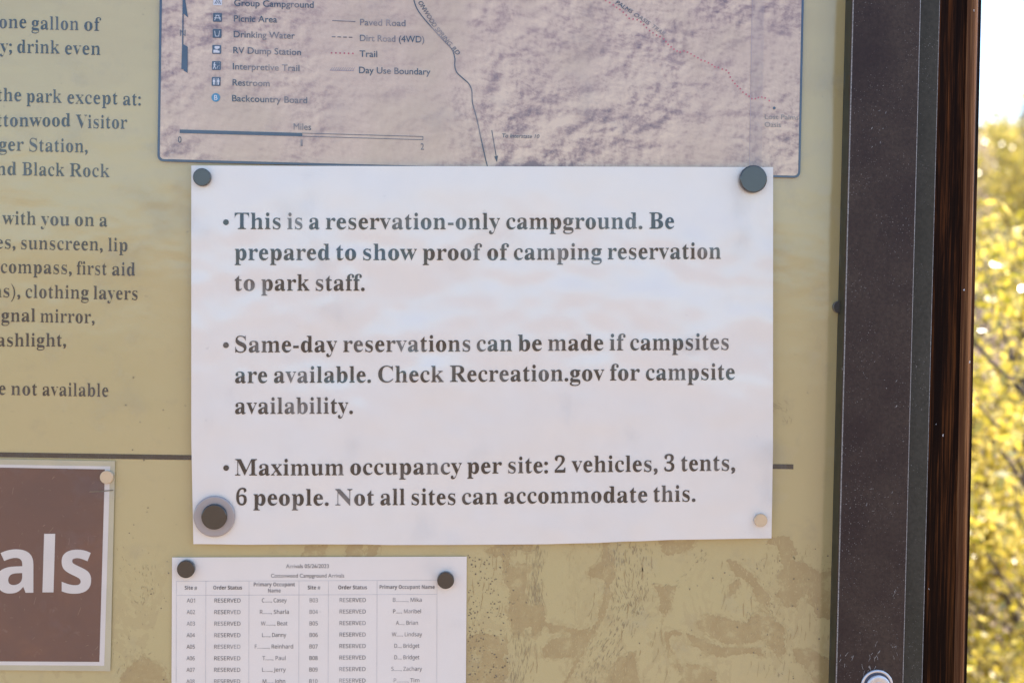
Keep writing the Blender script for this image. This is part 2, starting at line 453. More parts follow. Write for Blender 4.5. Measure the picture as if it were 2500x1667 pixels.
# ================================================================== SETTING
def ground_h(x, y):
    r = math.hypot(x, y + 1.05); a = math.atan2(x, y + 1.05)
    h = 0.0
    if r > 6:
        fr = max(0.0, math.cos((a - R(25))*0.9)) ** 0.5 if abs(a - R(25)) < R(100) else 0.0
        h = fr*0.215*min(r - 6, 26)*(1 if r < 32 else max(0.15, 1 - (r-32)/260))
    if r > 250:  # unseen hills behind the camera, added to cut the bright horizon from reflections
        h += max(0.0, -math.cos(a))**0.3*(0.075*min(r, 1100) - 18.7)*(0.75 + 0.45*noise.noise(Vector((a*5, 0.3, 2)))) if math.cos(a) < 0 and r < 1200 else 0.0
    h += 0.10*noise.noise(Vector((x*0.7, y*0.7, 0)))*min(1, max(0, (r-2)/3)) + 0.6*noise.noise(Vector((x*0.09, y*0.09, 3)))*min(1, max(0, (r-8)/20))
    return h
def build_ground():
    mb = MB(); rs = [0.0] + [0.35*1.105**k for k in range(96)]; rs = [r for r in rs if r < 1500] + [1500]
    na = 128; vs = [(0, -1.05, ground_h(0, -1.05))]; fs = []
    for i, r in enumerate(rs[1:]):
        for k in range(na):
            a = 2*math.pi*k/na; x, y = r*math.sin(a), -1.05 + r*math.cos(a); vs.append((x, y, ground_h(x, y)))
    for k in range(na): fs.append((0, 1+(k+1) % na, 1+k))
    for i in range(len(rs)-2):
        for k in range(na):
            a = 1+i*na+k; b = 1+i*na+(k+1) % na; fs.append((a, b, b+na, a+na))
    mb.add(vs, fs, 0, True)
    m = NT("desert_ground")
    a = m.noise(0.9, 6, 0.6); b = m.noise(14, 5, 0.65); c = m.noise(70, 2, 0.6)
    cc = m.mix(m.ramp(a, [(0.35, 0.0), (0.65, 1.0)]), (0.24, 0.17, 0.115), (0.31, 0.225, 0.155))
    cc = m.mix(m.ramp(b, [(0.38, 0.5), (0.58, 0.0)]), cc, (0.20, 0.155, 0.13))
    cc = m.mix(m.ramp(c, [(0.60, 0.0), (0.68, 0.6)]), cc, (0.50, 0.44, 0.38))
    m.set(base=cc, rough=0.95, spec=0.1); m.bump(b, 0.6, 0.05)
    o = mb.build("ground", m.m); tag(o, kind="structure"); return o
build_ground()

# ================================================================== NOTICE BOARD
fx = lambda x0, x1, d: 0.5*(P(x0, 0, d).x + P(x1, 1667, d).x)
D_FR, D_FL = 0.024, 0.013
XI, XO = fx(2086, 2037.2, D_FR), fx(2251.5, 2203.3, D_FR)
XF = fx(2301.7, 2246.5, D_FL)
ZB, ZT, XL = 0.86, 2.02, -1.22
board = empty("notice_board", (0.5*(XL + XF), 0, ZB))
tag(board, "large outdoor notice board in a dark brown steel frame with printed yellow green panel", "notice board")
pb = MB(); pb.box((XL-0.03, 0, ZB+0.01), (XF-0.012, 0.012, ZT-0.01))
panel = pb.build("panel", M['panel'], board)

# frame: front plate ring with worn bevelled edges, their highlight in the colour, inner walls down to the panel
def ring_frame(mb, xi0, xi1, zi0, zi1, wd, d0, d1, bev, mi, me):
    """hollow rectangular ring, outer width wd, from depth d0 (back) to d1 (front), small worn bevels coloured with their edge highlight"""
    def loop(off, d):
        x0, x1, z0, z1 = xi0-off, xi1+off, zi0-off, zi1+off
        return [(x0, -d, z0), (x1, -d, z0), (x1, -d, z1), (x0, -d, z1)]
    L = [loop(0, d0), loop(0, d1-bev), loop(bev, d1), loop(wd-bev, d1), loop(wd, d1-bev), loop(wd, d0)]
    vs = [p for l in L for p in l]
    mats = [mi, me, mi, me, mi]
    for i in range(5):
        mb.add(L[i]+L[i+1], [(k, 4+k, 4+(k+1) % 4, (k+1) % 4) for k in range(4)], mats[i])
wd = XO - XI
fb = MB(); ring_frame(fb, XL, XI, ZB+0.06, ZT-0.06, wd, 0.0195, D_FR, 0.0007, 0, 1)
frame = fb.build("frame", [M['steel'], M['worn_lit_edge']], board)
fb = MB(); ring_frame(fb, XL-wd-0.0005+0.02, XO-0.02, ZB+0.06-wd+0.02, ZT-0.06+wd-0.02, XF-XO+0.02, -0.02, D_FL, 0.0007, 0, 1)
fb.build("mounting_flange", [M['flange'], M['worn_lit_edge']], board)
fb = MB(); ring_frame(fb, XL+0.0012, XI-0.0002+0.0014, ZB+0.0612, ZT-0.0612, 0.012, 0.0002, 0.0192, 0.0004, 0, 0)
fb.build("gasket", M['gasket'], board)

# bolt in the frame's lower right
bc = P(2140.5, 1673.5, D_FR)
u = 0.000303
bo = MB(); bo.lathe(bc + Vector((0, 0.0002, 0)), [(40*u, 0), (40*u, 0.0012), (39*u, 0.0017), (34.5*u, 0.0017), (33.5*u, 0.0012), (33*u, 0.0003)], 64)
bolt = bo.build("bolt", M['zinc'], board)
bo = MB(); bo.lathe(bc, [(33.4*u, 0), (33.4*u, 0.0002)], 64); bo.build("recess", M['shaded_recess'], bolt)
bo = MB(); bo.lathe(bc + Vector((2.2*u, -0.0001, -2.6*u)), [(30*u, 0), (30*u, 0.0016), (29*u, 0.0022), (26*u, 0.0025), (15*u, 0.0026), (14.4*u, 0.00235), (13.6*u, 0.00235), (13*u, 0.0026)], 64); bo.build("cap", M['zinc'], bolt)

sk = MB(); q = random.Random(4)
for cx, cy, nn, sp, ln in ((2118, 1630, 16, 16, 16), (2135, 1600, 8, 9, 12), (2185, 1445, 7, 8, 9), (2067, 1612, 6, 9, 14), (2186, 1585, 6, 8, 12), (2160, 900, 8, 40, 6), (2150, 300, 8, 45, 6), (2120, 1250, 8, 35, 7)):
    for _ in range(nn):
        x, y = cx + q.gauss(0, sp), cy + q.gauss(0, sp); a = R(q.choice((-60, 75, 80, -50)) + q.gauss(0, 12)); L = q.uniform(0.25, 1)*ln
        stroke(sk, [(x, y), (x + L*0.5*math.cos(a) + q.uniform(-1, 1), y + L*0.5*math.sin(a)), (x + L*math.cos(a), y + L*math.sin(a))], q.uniform(0.5, 1.3), D_FR + 0.00015)
sk.build("scratch_marks", M['worn_lit_edge'], frame)
# ---- panel print: lettering
def_d = 0.0004
tx = MB(); SR = dict(size=47.3, depth=def_d, dx=-0.018, dy=0.003)
def left(words, **k):
    for wv in words:
        s, xl, xr, y = wv
        if xl is None: write(tx, s, 'serif', 0, xr, y, y, anchor='r', squeeze=0.98, **SR)
        else: write(tx, s, 'serif', xl, xr, y, y + (xr-xl)*0.018, **{**SR, 'dx': -0.018 if 'y' in s else -0.0225})
left([("one", None, 64.5, 69.3), ("gallon", 77, 191.7, 72.2), ("of", 205.6, 246.5, 75.2)])
left([("day;", None, 28.8, 128.9), ("drink", 42.2, 145.3, 129.7), ("even", 158.7, 245, 133.2)])
left([("the", None, 52, 247.6), ("park", 64.5, 150.2, 250), ("except", 164.5, 288, 253.2), ("at:", 300.4, 343.4, 257.4)])
left([("Cottonwood", None, 171.5, 309.3), ("Visitor", 185.3, 310, 312.6)])
left([("Ranger", None, 57.5, 368.4), ("Station,", 71, 213.7, 370)])
left([("and", None, 39.4, 427.7), ("Black", 53.9, 157.2, 428.6), ("Rock", 170.4, 267.4, 431.2)])
left([("with", 5.3, 87.3, 547.8), ("you", 99, 169.4, 550), ("on", 183, 229.6, 551.4), ("a", 243, 262, 553)])
left([("clothes,", None, 37.3, 607), ("sunscreen,", 51, 250.3, 608.4), ("lip", 264, 311, 613)])
left([("compass,", 1.7, 174.7, 666.2), ("first", 187, 261, 670.2), ("aid", 273.8, 329.8, 672.4)])
left([("ns),", None, 49, 725.6), ("clothing", 62.4, 216.2, 727), ("layers", 228.4, 335.5, 730.2)])
left([("signal", None, 85.9, 785.3), ("mirror,", 98.4, 230.5, 786.6)])
left([("flashlight,", None, 160.8, 845.5)])
left([("are", None, 13.8, 963.4), ("not", 27, 91.6, 963.8), ("available", 103.7, 265, 965.4)])
tx.build("lettering", M['board_ink'], panel)
rb = MB()
poly(rb, [(-400, 1097.5), (480, 1110.9), (480, 1122.7), (-400, 1109.4)], 0.0003)
poly(rb, [(480, 1110.9), (1937, 1133.2), (1937, 1144.9), (480, 1122.7)], 0.0003)
rb.build("rule", M['rule'], panel)

# ---- panel print: the faded desert tree drawing and its flecks
def ragged(pts, amp, step=7, seed=0):
    r = random.Random(seed); out = []
    for i in range(len(pts)):
        a, b = Vector(pts[i]), Vector(pts[(i+1) % len(pts)]); n = max(1, int((b-a).length/step)); t = (b-a).normalized() if (b-a).length else Vector((1, 0)); nn = Vector((-t.y, t.x))
        for k in range(n):
            p = a + (b-a)*k/n + nn*r.uniform(-amp, amp)*(0.25 if k == 0 else 1) + t*r.uniform(-amp, amp)*0.5
            out.append((p.x, p.y))
    return out
CA = lambda q: [(1120 + x/3.92, 1300 + y/3.92) for x, y in q]
CB = lambda q: [(1620 + x/4.272, 1300 + y/4.272) for x, y in q]
art = [
 CA([(430,200),(480,150),(500,210),(480,300),(520,330),(580,290),(640,290),(670,330),(650,480),(640,600),(660,690),(820,700),(830,870),(760,960),(700,1000),(690,900),(640,900),(600,960),(520,980),(500,880),(470,760),(500,600),(470,520),(430,480),(420,330)]),
 CA([(250,170),(380,95),(720,95),(690,170),(620,180),(560,160),(480,200),(420,250),(400,220),(340,230)]),
 CA([(1375,60),(1440,60),(1430,180),(1500,260),(1490,440),(1440,520),(1470,600),(1430,700),(1390,800),(1330,900),(1270,1000),(1200,1130),(1110,1300),(1020,1470),(990,1470),(1070,1330),(1130,1180),(1200,1060),(1240,960),(1310,860),(1350,720),(1390,600),(1410,500),(1370,440),(1240,410),(1250,350),(1370,280)]),
 CA([(830,860),(1000,890),(1180,930),(1260,900),(1230,1000),(1190,1100),(1110,1190),(960,1200),(810,1190),(800,1100),(900,1010),(1070,990),(1060,950),(860,960)]),
 CA([(1910,40),(2260,40),(2240,140),(2100,200),(2000,220),(1950,180)]),
 CA([(1870,500),(2060,520),(2040,620),(2030,720),(1980,790),(1920,740),(1930,620)]),
 CA([(1480,1270),(1530,1190),(1690,1140),(1700,1300),(1740,1470),(1370,1470),(1440,1330)]),
 CA([(60,1020),(200,960),(460,1000),(480,1150),(400,1200),(480,1300),(430,1470),(60,1470)]),
 CA([(1960,960),(2050,930),(2140,960),(2120,985),(2030,985),(2010,1060),(2080,1200),(2180,1340),(2160,1360),(2060,1270),(2000,1130)]),
 CB([(660,280),(740,290),(860,380),(960,470),(1010,560),(1100,640),(1120,700),(1070,770),(1090,850),(1010,760),(950,660),(930,560),(850,490),(760,460),(700,370)]),
 CB([(680,540),(790,470),(810,520),(740,640),(680,650)]),
 CB([(1060,120),(1130,40),(1320,40),(1400,200),(1380,260),(1340,180),(1330,280),(1500,330),(1640,420),(1760,400),(1760,900),(1600,880),(1500,640),(1400,700),(1380,780),(1270,770),(1160,640),(1230,560),(1180,440),(1250,380),(1180,130)]),
 CB([(330,950),(460,850),(620,880),(880,950),(870,1050),(860,1150),(640,1160),(480,1060),(380,1000)]),
 CB([(880,900),(1000,830),(1100,860),(1250,980),(1270,1250),(1200,1300),(1060,1100),(870,1150)]),
 CB([(230,1040),(600,1190),(1000,1200),(1060,1300),(880,1250),(600,1300),(430,1250),(300,1180)]),
 CB([(240,1350),(400,1380),(540,1440),(560,1600),(150,1600),(240,1480)]),
 CB([(1350,1210),(1600,1240),(1740,1330),(1750,1600),(1600,1600),(1500,1420),(1380,1330)]),
 [(300,1640),(345,1600),(400,1630),(418,1700),(280,1700)],
 [(745,1333),(800,1330),(790,1358),(735,1359)], [(850,1330),(885,1330),(880,1358),(842,1358)], [(900,1330),(930,1330),(915,1356),(896,1357)],
]
eb = MB()
for i, q in enumerate(art):
    c = Vector((sum(p[0] for p in q)/len(q), sum(p[1] for p in q)/len(q))); w2 = []
    ar2 = sum(q[j-1][0]*q[j][1] - q[j][0]*q[j-1][1] for j in range(len(q)))
    rg = ragged(q, 2.0, 6, 50 + i)
    for j in range(len(rg)):
        t = (Vector(rg[(j+1) % len(rg)]) - Vector(rg[j-1])).normalized(); nn = Vector((t.y, -t.x))*(1 if ar2 > 0 else -1); g = rnd.uniform(2.5, 10)
        w2.append((rg[j][0] + nn.x*g, rg[j][1] + nn.y*g))
    poly(eb, w2, 0.00003 + i*0.0000012)
eb.build("illustration_edge", M['art_edge'], panel)
ab = MB()
for i, q in enumerate(art): poly(ab, ragged(q, 3.2, 4, i), 0.00006 + i*0.000006)
ab.build("illustration", M['art'], panel)
fbm = MB(); k = 0
def flecks(n, axis, spread, ln, wd, seed, jag=12):
    global k
    r = random.Random(seed)
    for _ in range(n):
        t = r.random()*(len(axis)-1); i = int(t); a, b = Vector(axis[i]), Vector(axis[i+1]); p = a + (b-a)*(t-i); d = (b-a).normalized(); nn = Vector((-d.y, d.x))
        p = p + nn*r.gauss(0, spread); ang = R(r.uniform(-jag, jag)); d = Vector((d.x*math.cos(ang)-d.y*math.sin(ang), d.x*math.sin(ang)+d.y*math.cos(ang)))
        L = r.uniform(0.3, 1)*ln; W = r.uniform(0.5, 1)*wd; nn = Vector((-d.y, d.x))
        if p.y + L > 1700 or p.x > 2062: continue
        q = [p - d*L/2, p + nn*W/2 - d*L*0.1, p + d*L/2, p - nn*W/2 + d*L*0.15]
        poly(fbm, [(v.x, v.y) for v in q], 0.00020 + (k % 40)*0.0000015); k += 1
flecks(300, CA([(1600,90),(1560,400),(1620,700),(1480,1000),(1330,1250),(1250,1440)]), 22, 16, 2.2, 1)
flecks(90, CA([(1750,110),(1760,420),(1730,800)]), 14, 14, 2.0, 2)
flecks(170, CA([(760,130),(720,500),(760,700)]), 9, 20, 1.6, 3, 6)
flecks(130, CA([(620,950),(600,1200),(560,1440)]), 14, 22, 1.6, 4, 6)
flecks(40, CA([(2000,560),(2170,420),(2300,260),(2350,180)]), 8, 11, 1.6, 5)
flecks(90, CB([(1000,250),(1080,500),(1150,800),(1180,1100),(1200,1500)]), 20, 10, 2.2, 6, 40)
flecks(70, CB([(880,860),(1100,1000),(1150,1250)]), 26, 8, 2.2, 7, 60)
flecks(60, [(300,1330),(330,1420),(345,1560),(300,1660)], 26, 12, 2.0, 8, 40)
flecks(26, [(360,1380),(356,1470)], 10, 16, 1.8, 9, 12)
flecks(36, CA([(350,110),(720,140)]), 8, 12, 1.6, 10, 60)
flecks(30, [(1890,985),(1915,1000),(1925,1030)], 8, 20, 1.2, 11, 30)
fl = MB(); q_ = random.Random(31)
for i, q in enumerate(art):
    x0, x1 = min(p[0] for p in q), max(p[0] for p in q); y0, y1 = min(p[1] for p in q), max(p[1] for p in q)
    for _ in range(int((x1-x0)*(y1-y0)/130)):
        x, y = q_.uniform(x0, x1), q_.uniform(y0, y1)
        if y > 1690 or x > 2060: continue
        L, W, lean = q_.uniform(3, 15), q_.uniform(0.6, 2.6), q_.gauss(-0.15, 0.25)
        if (x < 1240 and y > 1560) or q_.random() < 0.25: L, W = q_.uniform(2, 6), q_.uniform(1.5, 5)
        poly(fl, [(x - lean*L/2, y - L/2), (x + W*q_.uniform(.3, .7), y - L*q_.uniform(0, .2)), (x + lean*L/2, y + L/2), (x - W*q_.uniform(.3, .7), y + L*q_.uniform(0, .2))], 0.00013 + (_ % 30)*0.0000015)
fl.build("pale_flecks", M['art_light'], panel)
sm_ = MB(); q_ = random.Random(77)
for i in range(150):
    x = q_.choice((q_.uniform(1140, 1330), q_.uniform(1440, 1640), q_.uniform(1760, 2050))); y = q_.uniform(1330, 1640); L = q_.uniform(12, 48); W = q_.uniform(0.8, 2.4); l = q_.gauss(-0.12, 0.12)
    poly(sm_, ragged([(x, y), (x + W, y + L*0.3), (x + l*L + W*0.6, y + L), (x + l*L, y + L), (x - W*0.5, y + L*0.4)], 0.5, 5, i), 0.00018 + (i % 20)*0.0000015)
sm_.build("brown_streaks", M['art'], panel)
fbm.build("bark_flecks", M['fleck'], panel)
sb = MB(); r = random.Random(5)
for i in range(300):
    x = 1139 + abs(r.gauss(0, 55)) + 4; y = r.uniform(1350, 1660); s = r.uniform(0.7, 2.4)
    if i > 220: x, y = r.uniform(1500, 2050), r.uniform(1330, 1660)
    if i > 268: x, y = r.uniform(285, 415), r.uniform(900, 1660)
    poly(sb, [(x + s*r.uniform(0.5, 1.3)*math.cos(a), y + s*r.uniform(0.5, 1.3)*math.sin(a)) for a in (0, 1.1, 2.2, 3.1, 4.2, 5.3)], 0.00028 + (i % 30)*0.000002)
sb.build("dirt_specks", M['speck'], panel)

# ---- clear acrylic cover in front of everything: weathered, faintly milky, with smudges (a slab that fills with thin haze)
gm = bpy.data.materials.new("hazy_acrylic"); gm.use_nodes = True
t = gm.node_tree; t.nodes.remove(t.nodes["Principled BSDF"])
ge = NT.__new__(NT); ge.m = gm; ge.t = t; ge.b = None; ge.co = t.nodes.new("ShaderNodeTexCoord").outputs["Object"]
vol = ge.n("VolumePrincipled"); vol.inputs["Color"].default_value = (1, 1, 1, 1); vol.inputs["Anisotropy"].default_value = 0.1
sm = ge.ramp(ge.noise(26, 2, 0.5), [(0.62, 0.0), (0.76, 1.0)])
ge.l(ge.math('MULTIPLY_ADD', sm, 28.0), vol.inputs["Density"]); vol.inputs["Density"].links[0].from_node.inputs[2].default_value = 3.5
ge.l(vol.outputs[0], t.nodes["Material Output"].inputs["Volume"])
gb = MB(); gb.box((XL+0.004, -0.0182, ZB+0.065), (XI-0.002, -0.0142, ZT-0.065))
gb.build("glazing", gm, board)

# ================================================================== MAP
D_MAP = 0.0022
def round_rect(tl, tr, br, bl, rad, n=6):
    c = [Vector(q) for q in (tl, tr, br, bl)]; out = []
    for i in range(4):
        p, a, b = c[i], (c[i-1]-c[i]).normalized(), (c[(i+1) % 4]-c[i]).normalized()
        s, e = p + a*rad, p + b*rad
        for k in range(n+1):
            t = k/n; q = s*(1-t)**2 + p*2*t*(1-t) + e*t*t; out.append((q.x, q.y))
    return out
o_out = round_rect((399.5, -700), (1976, -660), (1953.8, 435), (384, 394.5), 17)
o_in = round_rect((405.5, -694), (1970, -654), (1948.5, 429.5), (390, 388.5), 12)
mp = MB()
n = len(o_out)
poly(mp, o_in, D_MAP - 0.0001, 0)
F = [P(x, y, D_MAP) for x, y in o_out]; G = [P(x, y, D_MAP) for x, y in o_in]; B = [P(x, y, 0.0003) for x, y in o_out]
mo = P(1170, -130, 0)
sheet_o = mp.build("map_panel", [M['map']], origin=mo)
tag(sheet_o, "faded shaded relief campground map with dark blue rounded border behind the white notice", "map")
mp = MB()
mp.add(F + G, [(i, n+i, n+(i+1) % n, (i+1) % n) for i in range(n)], 0)
mp.add(F + B, [(i, (i+1) % n, n+(i+1) % n, n+i) for i in range(n)], 0)
mp.build("border", M['navy'], sheet_o)
dm = D_MAP + 0.0003
lt = MB(); GL = dict(size=22.5, depth=dm)
for s, xl, xr, yl, yr in [("Group Campground", 571.6, 765.8, 15, 20), ("Picnic Area", 571, 676.4, 53.3, 55.9), ("Drinking Water", 570.5, 720, 91.6, 95.4), ("RV Dump Station", 569.4, 735, 130.6, 135.7),
        ("Interpretive Trail", 568.4, 731, 170, 174.7), ("Restroom", 567.7, 658.3, 209.2, 211.6), ("Backcountry Board", 566.6, 749.9, 247.8, 253), ("Miles", 716.8, 759.5, 317, 318),
        ("Paved Road", 879, 990, 62.4, 65), ("Dirt Road (4WD)", 878.6, 1035.8, 101, 104.6), ("Trail", 877.8, 921, 139.3, 140.2), ("Day Use Boundary", 876.5, 1051, 179, 183.4),
        ("0", 434.6, 443, 348.8, 349), ("1", 734, 739, 357, 357), ("2", 1027, 1035, 366, 366.2)]:
    write(lt, s, 'plain', xl, xr, yl, yr, dx=0.008, dy=0.008, **GL)
write(lt, "To Interstate 10", 'plain', 1224.6, 1316, 336, 338.3, 13.5, dm, slant=0.2, dx=0.012, dy=0.012)
lp = MB(); write(lp, "Lost Palms", 'plain', 1867.5, 1950, 291, 293, 17, dm); write(lp, "Oasis", 'plain', 1867, 1906.5, 310, 311, 17, dm); lp.build("faded_label", M['pale_ink'], sheet_o)
write(lt, "ONWOOD", 'plain', 1020, 1092, 6, 0, 15.5, dm, slant=0.2, turn=58.5, dx=0.012, dy=0.012)
write(lt, "SPRING", 'plain', 1061.5, 1115.5, 72, 0, 15.5, dm, slant=0.2, turn=50, dx=0.012, dy=0.012)
write(lt, "RD", 'plain', 1101.5, 1123, 119.5, 0, 15.5, dm, slant=0.2, turn=48.6, dx=0.012, dy=0.012)
write(lt, "T", 'plain', 1490, 1500, -2, 0, 14, dm, slant=0.2, turn=34, dx=0.012, dy=0.012)
write(lt, "PALMS", 'plain', 1502, 1548, 8.7, 0, 13.5, dm, slant=0.2, turn=33, dx=0.012, dy=0.012)
write(lt, "OASIS", 'plain', 1546, 1590, 38, 0, 13.5, dm, slant=0.2, turn=33, dx=0.012, dy=0.012)
write(lt, "TRAIL", 'plain', 1589.5, 1629, 66.5, 0, 13.5, dm, slant=0.2, turn=36.3, dx=0.012, dy=0.012)
write(lt, "N", 'plain', 439.5, 453, 88, 88.4, 21, dm, dx=0.02, dy=0.02)
lt.build("lettering", M['map_ink'], sheet_o)
CQ = lambda q: [(360 + x/4.694, y/4.694) for x, y in q]
na = MB(); d2 = dm + 0.00005
poly(na, CQ([(405,-260),(412,-260),(432,0),(465,205),(415,160),(411,510),(462,540),(460,840),(415,812),(411,797),(388,797),(397,510)]), d2)
na.build("north_arrow", M['navy'], sheet_o)
sb = MB()
poly(sb, [(438.8, 316.8), (738, 325.2), (738, 333.6), (438.8, 325.4)], dm)
stroke(sb, [(738, 325.6), (1033, 334)], 1.3, dm); stroke(sb, [(738, 333.2), (1033, 341.8)], 1.3, dm); stroke(sb, [(1032.6, 334), (1032.4, 342)], 1.3, dm + 0.00003)
sb.build("scale_bar", M['navy'], sheet_o)
CR = lambda q: [(760 + x/3.734, y/3.734) for x, y in q]
rd = MB()
stroke(rd, smooth_line(CR([(900,-240),(915,-110),(935,0),(960,75),(1010,150),(1100,255),(1200,365),(1280,450),(1308,530),(1308,600),(1325,660),(1380,715),(1435,765),(1463,830),(1470,940),(1510,1090),(1555,1300),(1605,1515),(1640,1600)])), 2.6, dm)
stroke(rd, [(811, 51), (867.7, 53.6)], 2.0, dm)
for kx in range(4): stroke(rd, [(810 + kx*13.8, 90.4 + kx*0.4), (819 + kx*13.8, 90.7 + kx*0.4)], 2.0, dm)
stroke(rd, CR([(1645,1187),(1688,1440)]), 2.0, dm); poly(rd, CR([(1668,1430),(1702,1420),(1693,1482)]), dm + 0.00004)
rd.build("road_line", M['map_ink'], sheet_o)
tr_ = MB()
CT = lambda q: [(1260 + x/3.178, y/3.178) for x, y in q]
for x, y in CT([(555,-90),(580,-72),(607,-55),(635,-38),(665,-16),(695,5),(727,22),(755,40),(780,60),(806,76),(832,98),(855,120),(878,145),(908,150),(940,155),(968,172),(990,193),(1012,217),(1036,240),(1062,257),(1090,275),(1117,286),(1145,303),(1163,325),(1180,347),(1203,366),(1224,383),(1250,398),(1273,406),(1303,397),(1330,407),(1357,420),(1384,437),(1411,450),(1436,468),(1465,475),(1493,489),(1520,503),(1542,520),(1570,525),(1600,538),(1630,547),(1650,568),(1662,600),(1680,627),(1698,650),(1718,670),(1740,690),(1760,717),(1785,733),(1808,748),(1830,768),(1857,768),(1880,758),(1907,755),(1932,762),(1965,782)]):
    dot(tr_, x, y, 2.1, dm, 0, 10)
for kx in range(6): dot(tr_, 809.5 + kx*10.4, 129.6 + kx*0.3, 2.2, dm, 0, 10)
tr_.build("trail_dots", M['red_print'], sheet_o)
bd = MB()
stroke(bd, [(1842, -320), (1836.5, 0), (1829.5, 420)], 1.1, dm)
for kx in range(-70, 106):
    y = kx*4.0; x = 1836.5 - y*0.0166
    stroke(bd, [(x, y + 26), (x + 30, y)], 0.55, dm + (kx % 2)*0.00003)
bd.build("boundary_hatching", M['violet_print'], sheet_o); bd = MB()
for kx in range(11): stroke(bd, [(806 + kx*5.4, 173 + kx*0.1), (812 + kx*5.4, 164.5 + kx*0.1)], 0.8, dm)
stroke(bd, [(805.5, 172), (864.5, 173.6)], 1.0, dm + 0.00003)
bd.build("legend_hatching", M['legend_violet'], sheet_o)
od = MB(); dot(od, 1890.3, 264.4, 3.6, dm, 0, 12); od.build("oasis_dot", M['navy'], sheet_o)
def icon(cx, cy, fill, draw, name="map_symbol", pale=M['pale_print'], round_=False):
    mb = MB()
    if round_: dot(mb, cx, cy, 10.6, dm, 0, 28)
    else: poly(mb, round_rect((cx-10.6, cy-10.9), (cx+11, cy-10.5), (cx+10.6, cy+11), (cx-11, cy+10.6), 2, 3), dm)
    o = mb.build(name, fill, sheet_o)
    mb = MB(); draw(mb, cx, cy, dm + 0.00012); mb.build("pictogram", pale, o)
S = lambda mb, c, pts, wd, d: stroke(mb, [(c[0]+x, c[1]+y) for x, y in pts], wd, d)
def tent(mb, x, y, d): S(mb, (x, y), [(-7, 7), (0, -7)], 1.6, d); S(mb, (x, y), [(0, -7), (7, 7)], 1.6, d+.00003); S(mb, (x, y), [(-3, 7), (0, 0), (3, 7)], 1.4, d+.00006)
def picnic(mb, x, y, d):
    S(mb, (x, y), [(-5, -5.5), (5, -5.3)], 1.8, d); S(mb, (x, y), [(-8, 1), (8, 1.3)], 1.8, d+.00003); S(mb, (x, y), [(-2.5, -5), (-7, 7)], 1.7, d+.00006); S(mb, (x, y), [(2.5, -5), (7, 7)], 1.7, d+.00009)
def cup(mb, x, y, d): S(mb, (x, y), [(-6, -6.5), (-4, 7)], 1.5, d); S(mb, (x, y), [(6, -6.5), (4, 7)], 1.5, d+.00003); S(mb, (x, y), [(-4.5, 6.6), (4.5, 6.7)], 1.5, d+.00006)
def dump(mb, x, y, d):
    poly(mb, [(x-5, y-8), (x+7, y-8), (x+7, y-2.5), (x+4, y-2.5), (x+4, y-1), (x-3, y-1), (x-3, y-2.5), (x-5, y-2.5)], d); poly(mb, [(x-8, y+0.8), (x+3, y+0.8), (x+3, y+3), (x+7, y+3), (x+7, y+8), (x-8, y+8)], d)
def hiker(mb, x, y, d):
    dot(mb, x-4.6, y-6.4, 1.7, d, 0, 8); S(mb, (x, y), [(-5.5, -4.5), (-5, 1)], 3.2, d); S(mb, (x, y), [(-5, 0.5), (-8, 8)], 1.7, d+.00003); S(mb, (x, y), [(-4.6, 0.5), (-2, 8)], 1.7, d+.00006); S(mb, (x, y), [(-4, -3), (-0.5, -0.5)], 1.2, d+.00009); S(mb, (x, y), [(1, 8), (3, 2), (5, 0)], 1.1, d)
    for k in range(5): dot(mb, x + 8, y - 7 + k*3.6, 0.6, d, 0, 6)
    for k in range(4): dot(mb, x - 0.5 + k*2.4, y - 8, 0.5, d, 0, 6)
def people(mb, x, y, d):
    for sx in (-5.2, 5.2):
        dot(mb, x+sx, y-6.6, 1.6, d, 0, 8); poly(mb, [(x+sx-2.6, y-4.6), (x+sx+2.6, y-4.6), (x+sx+2.8, y+1.5), (x+sx+1.6, y+1.5), (x+sx+1.5, y+8), (x+sx-1.5, y+8), (x+sx-1.6, y+1.5), (x+sx-2.8, y+1.5)], d)
    S(mb, (x, y), [(0, -8), (0, 8)], 0.9, d)
def letter_b(mb, x, y, d): write(mb, "B", 'plain', x-4, x+4.2, y+5.8, y+5.8, 17, d, dx=0.012, dy=0.012)
icon(531.5, 3.2, M['pale_print'], tent, pale=M['navy']); icon(531, 43.4, M['navy'], picnic); icon(530, 82.4, M['navy'], cup); icon(529, 121.4, M['navy'], dump)
icon(528.3, 160.8, M['navy'], hiker); icon(527.6, 199.6, M['navy'], people); icon(526.8, 238.6, M['blue_print'], letter_b, round_=True)

# ================================================================== WHITE CAMPGROUND NOTICE
NL = lambda y: 467.2 + (0 if y < 1000 else (y-1000)*0.0146)
def d_notice(x, y):
    u, v = (x-467)/1420, (y-405)/920
    w = 0.0008*noise.noise(Vector((x*0.0065, y*0.011, 1.7))) + 0.0003*noise.noise(Vector((x*0.02, y*0.026, 4.2)))
    return 0.0045 + w*min(1, v*4) + 0.0022*v*(1-v)*2.2 + 0.0012*math.sin(u*8.2 + 0.6)*v*v + 0.0007*math.sin(v*9 + u*4)*u*(1-u)*3 + 0.0008*u*v
def notice_warp(u, v):
    e = v**6
    x = 5.0*max(0, v-0.72)/0.28*(1-u) - 3.5*max(0, v-0.75)/0.25*u
    K = [(0, 0.5), (0.1, 3.2), (0.2, 3.8), (0.28, 5.0), (0.35, 7.4), (0.48, 8.6), (0.60, 9.0), (0.68, 7.5), (0.76, 4.0), (0.84, 1.2), (1, 0)]
    for (a, p), (b, q) in zip(K, K[1:]):
        if a <= u <= b: t = (u-a)/(b-a); t = t*t*(3-2*t); y = (p + (q-p)*t)*v**8
    return x, y
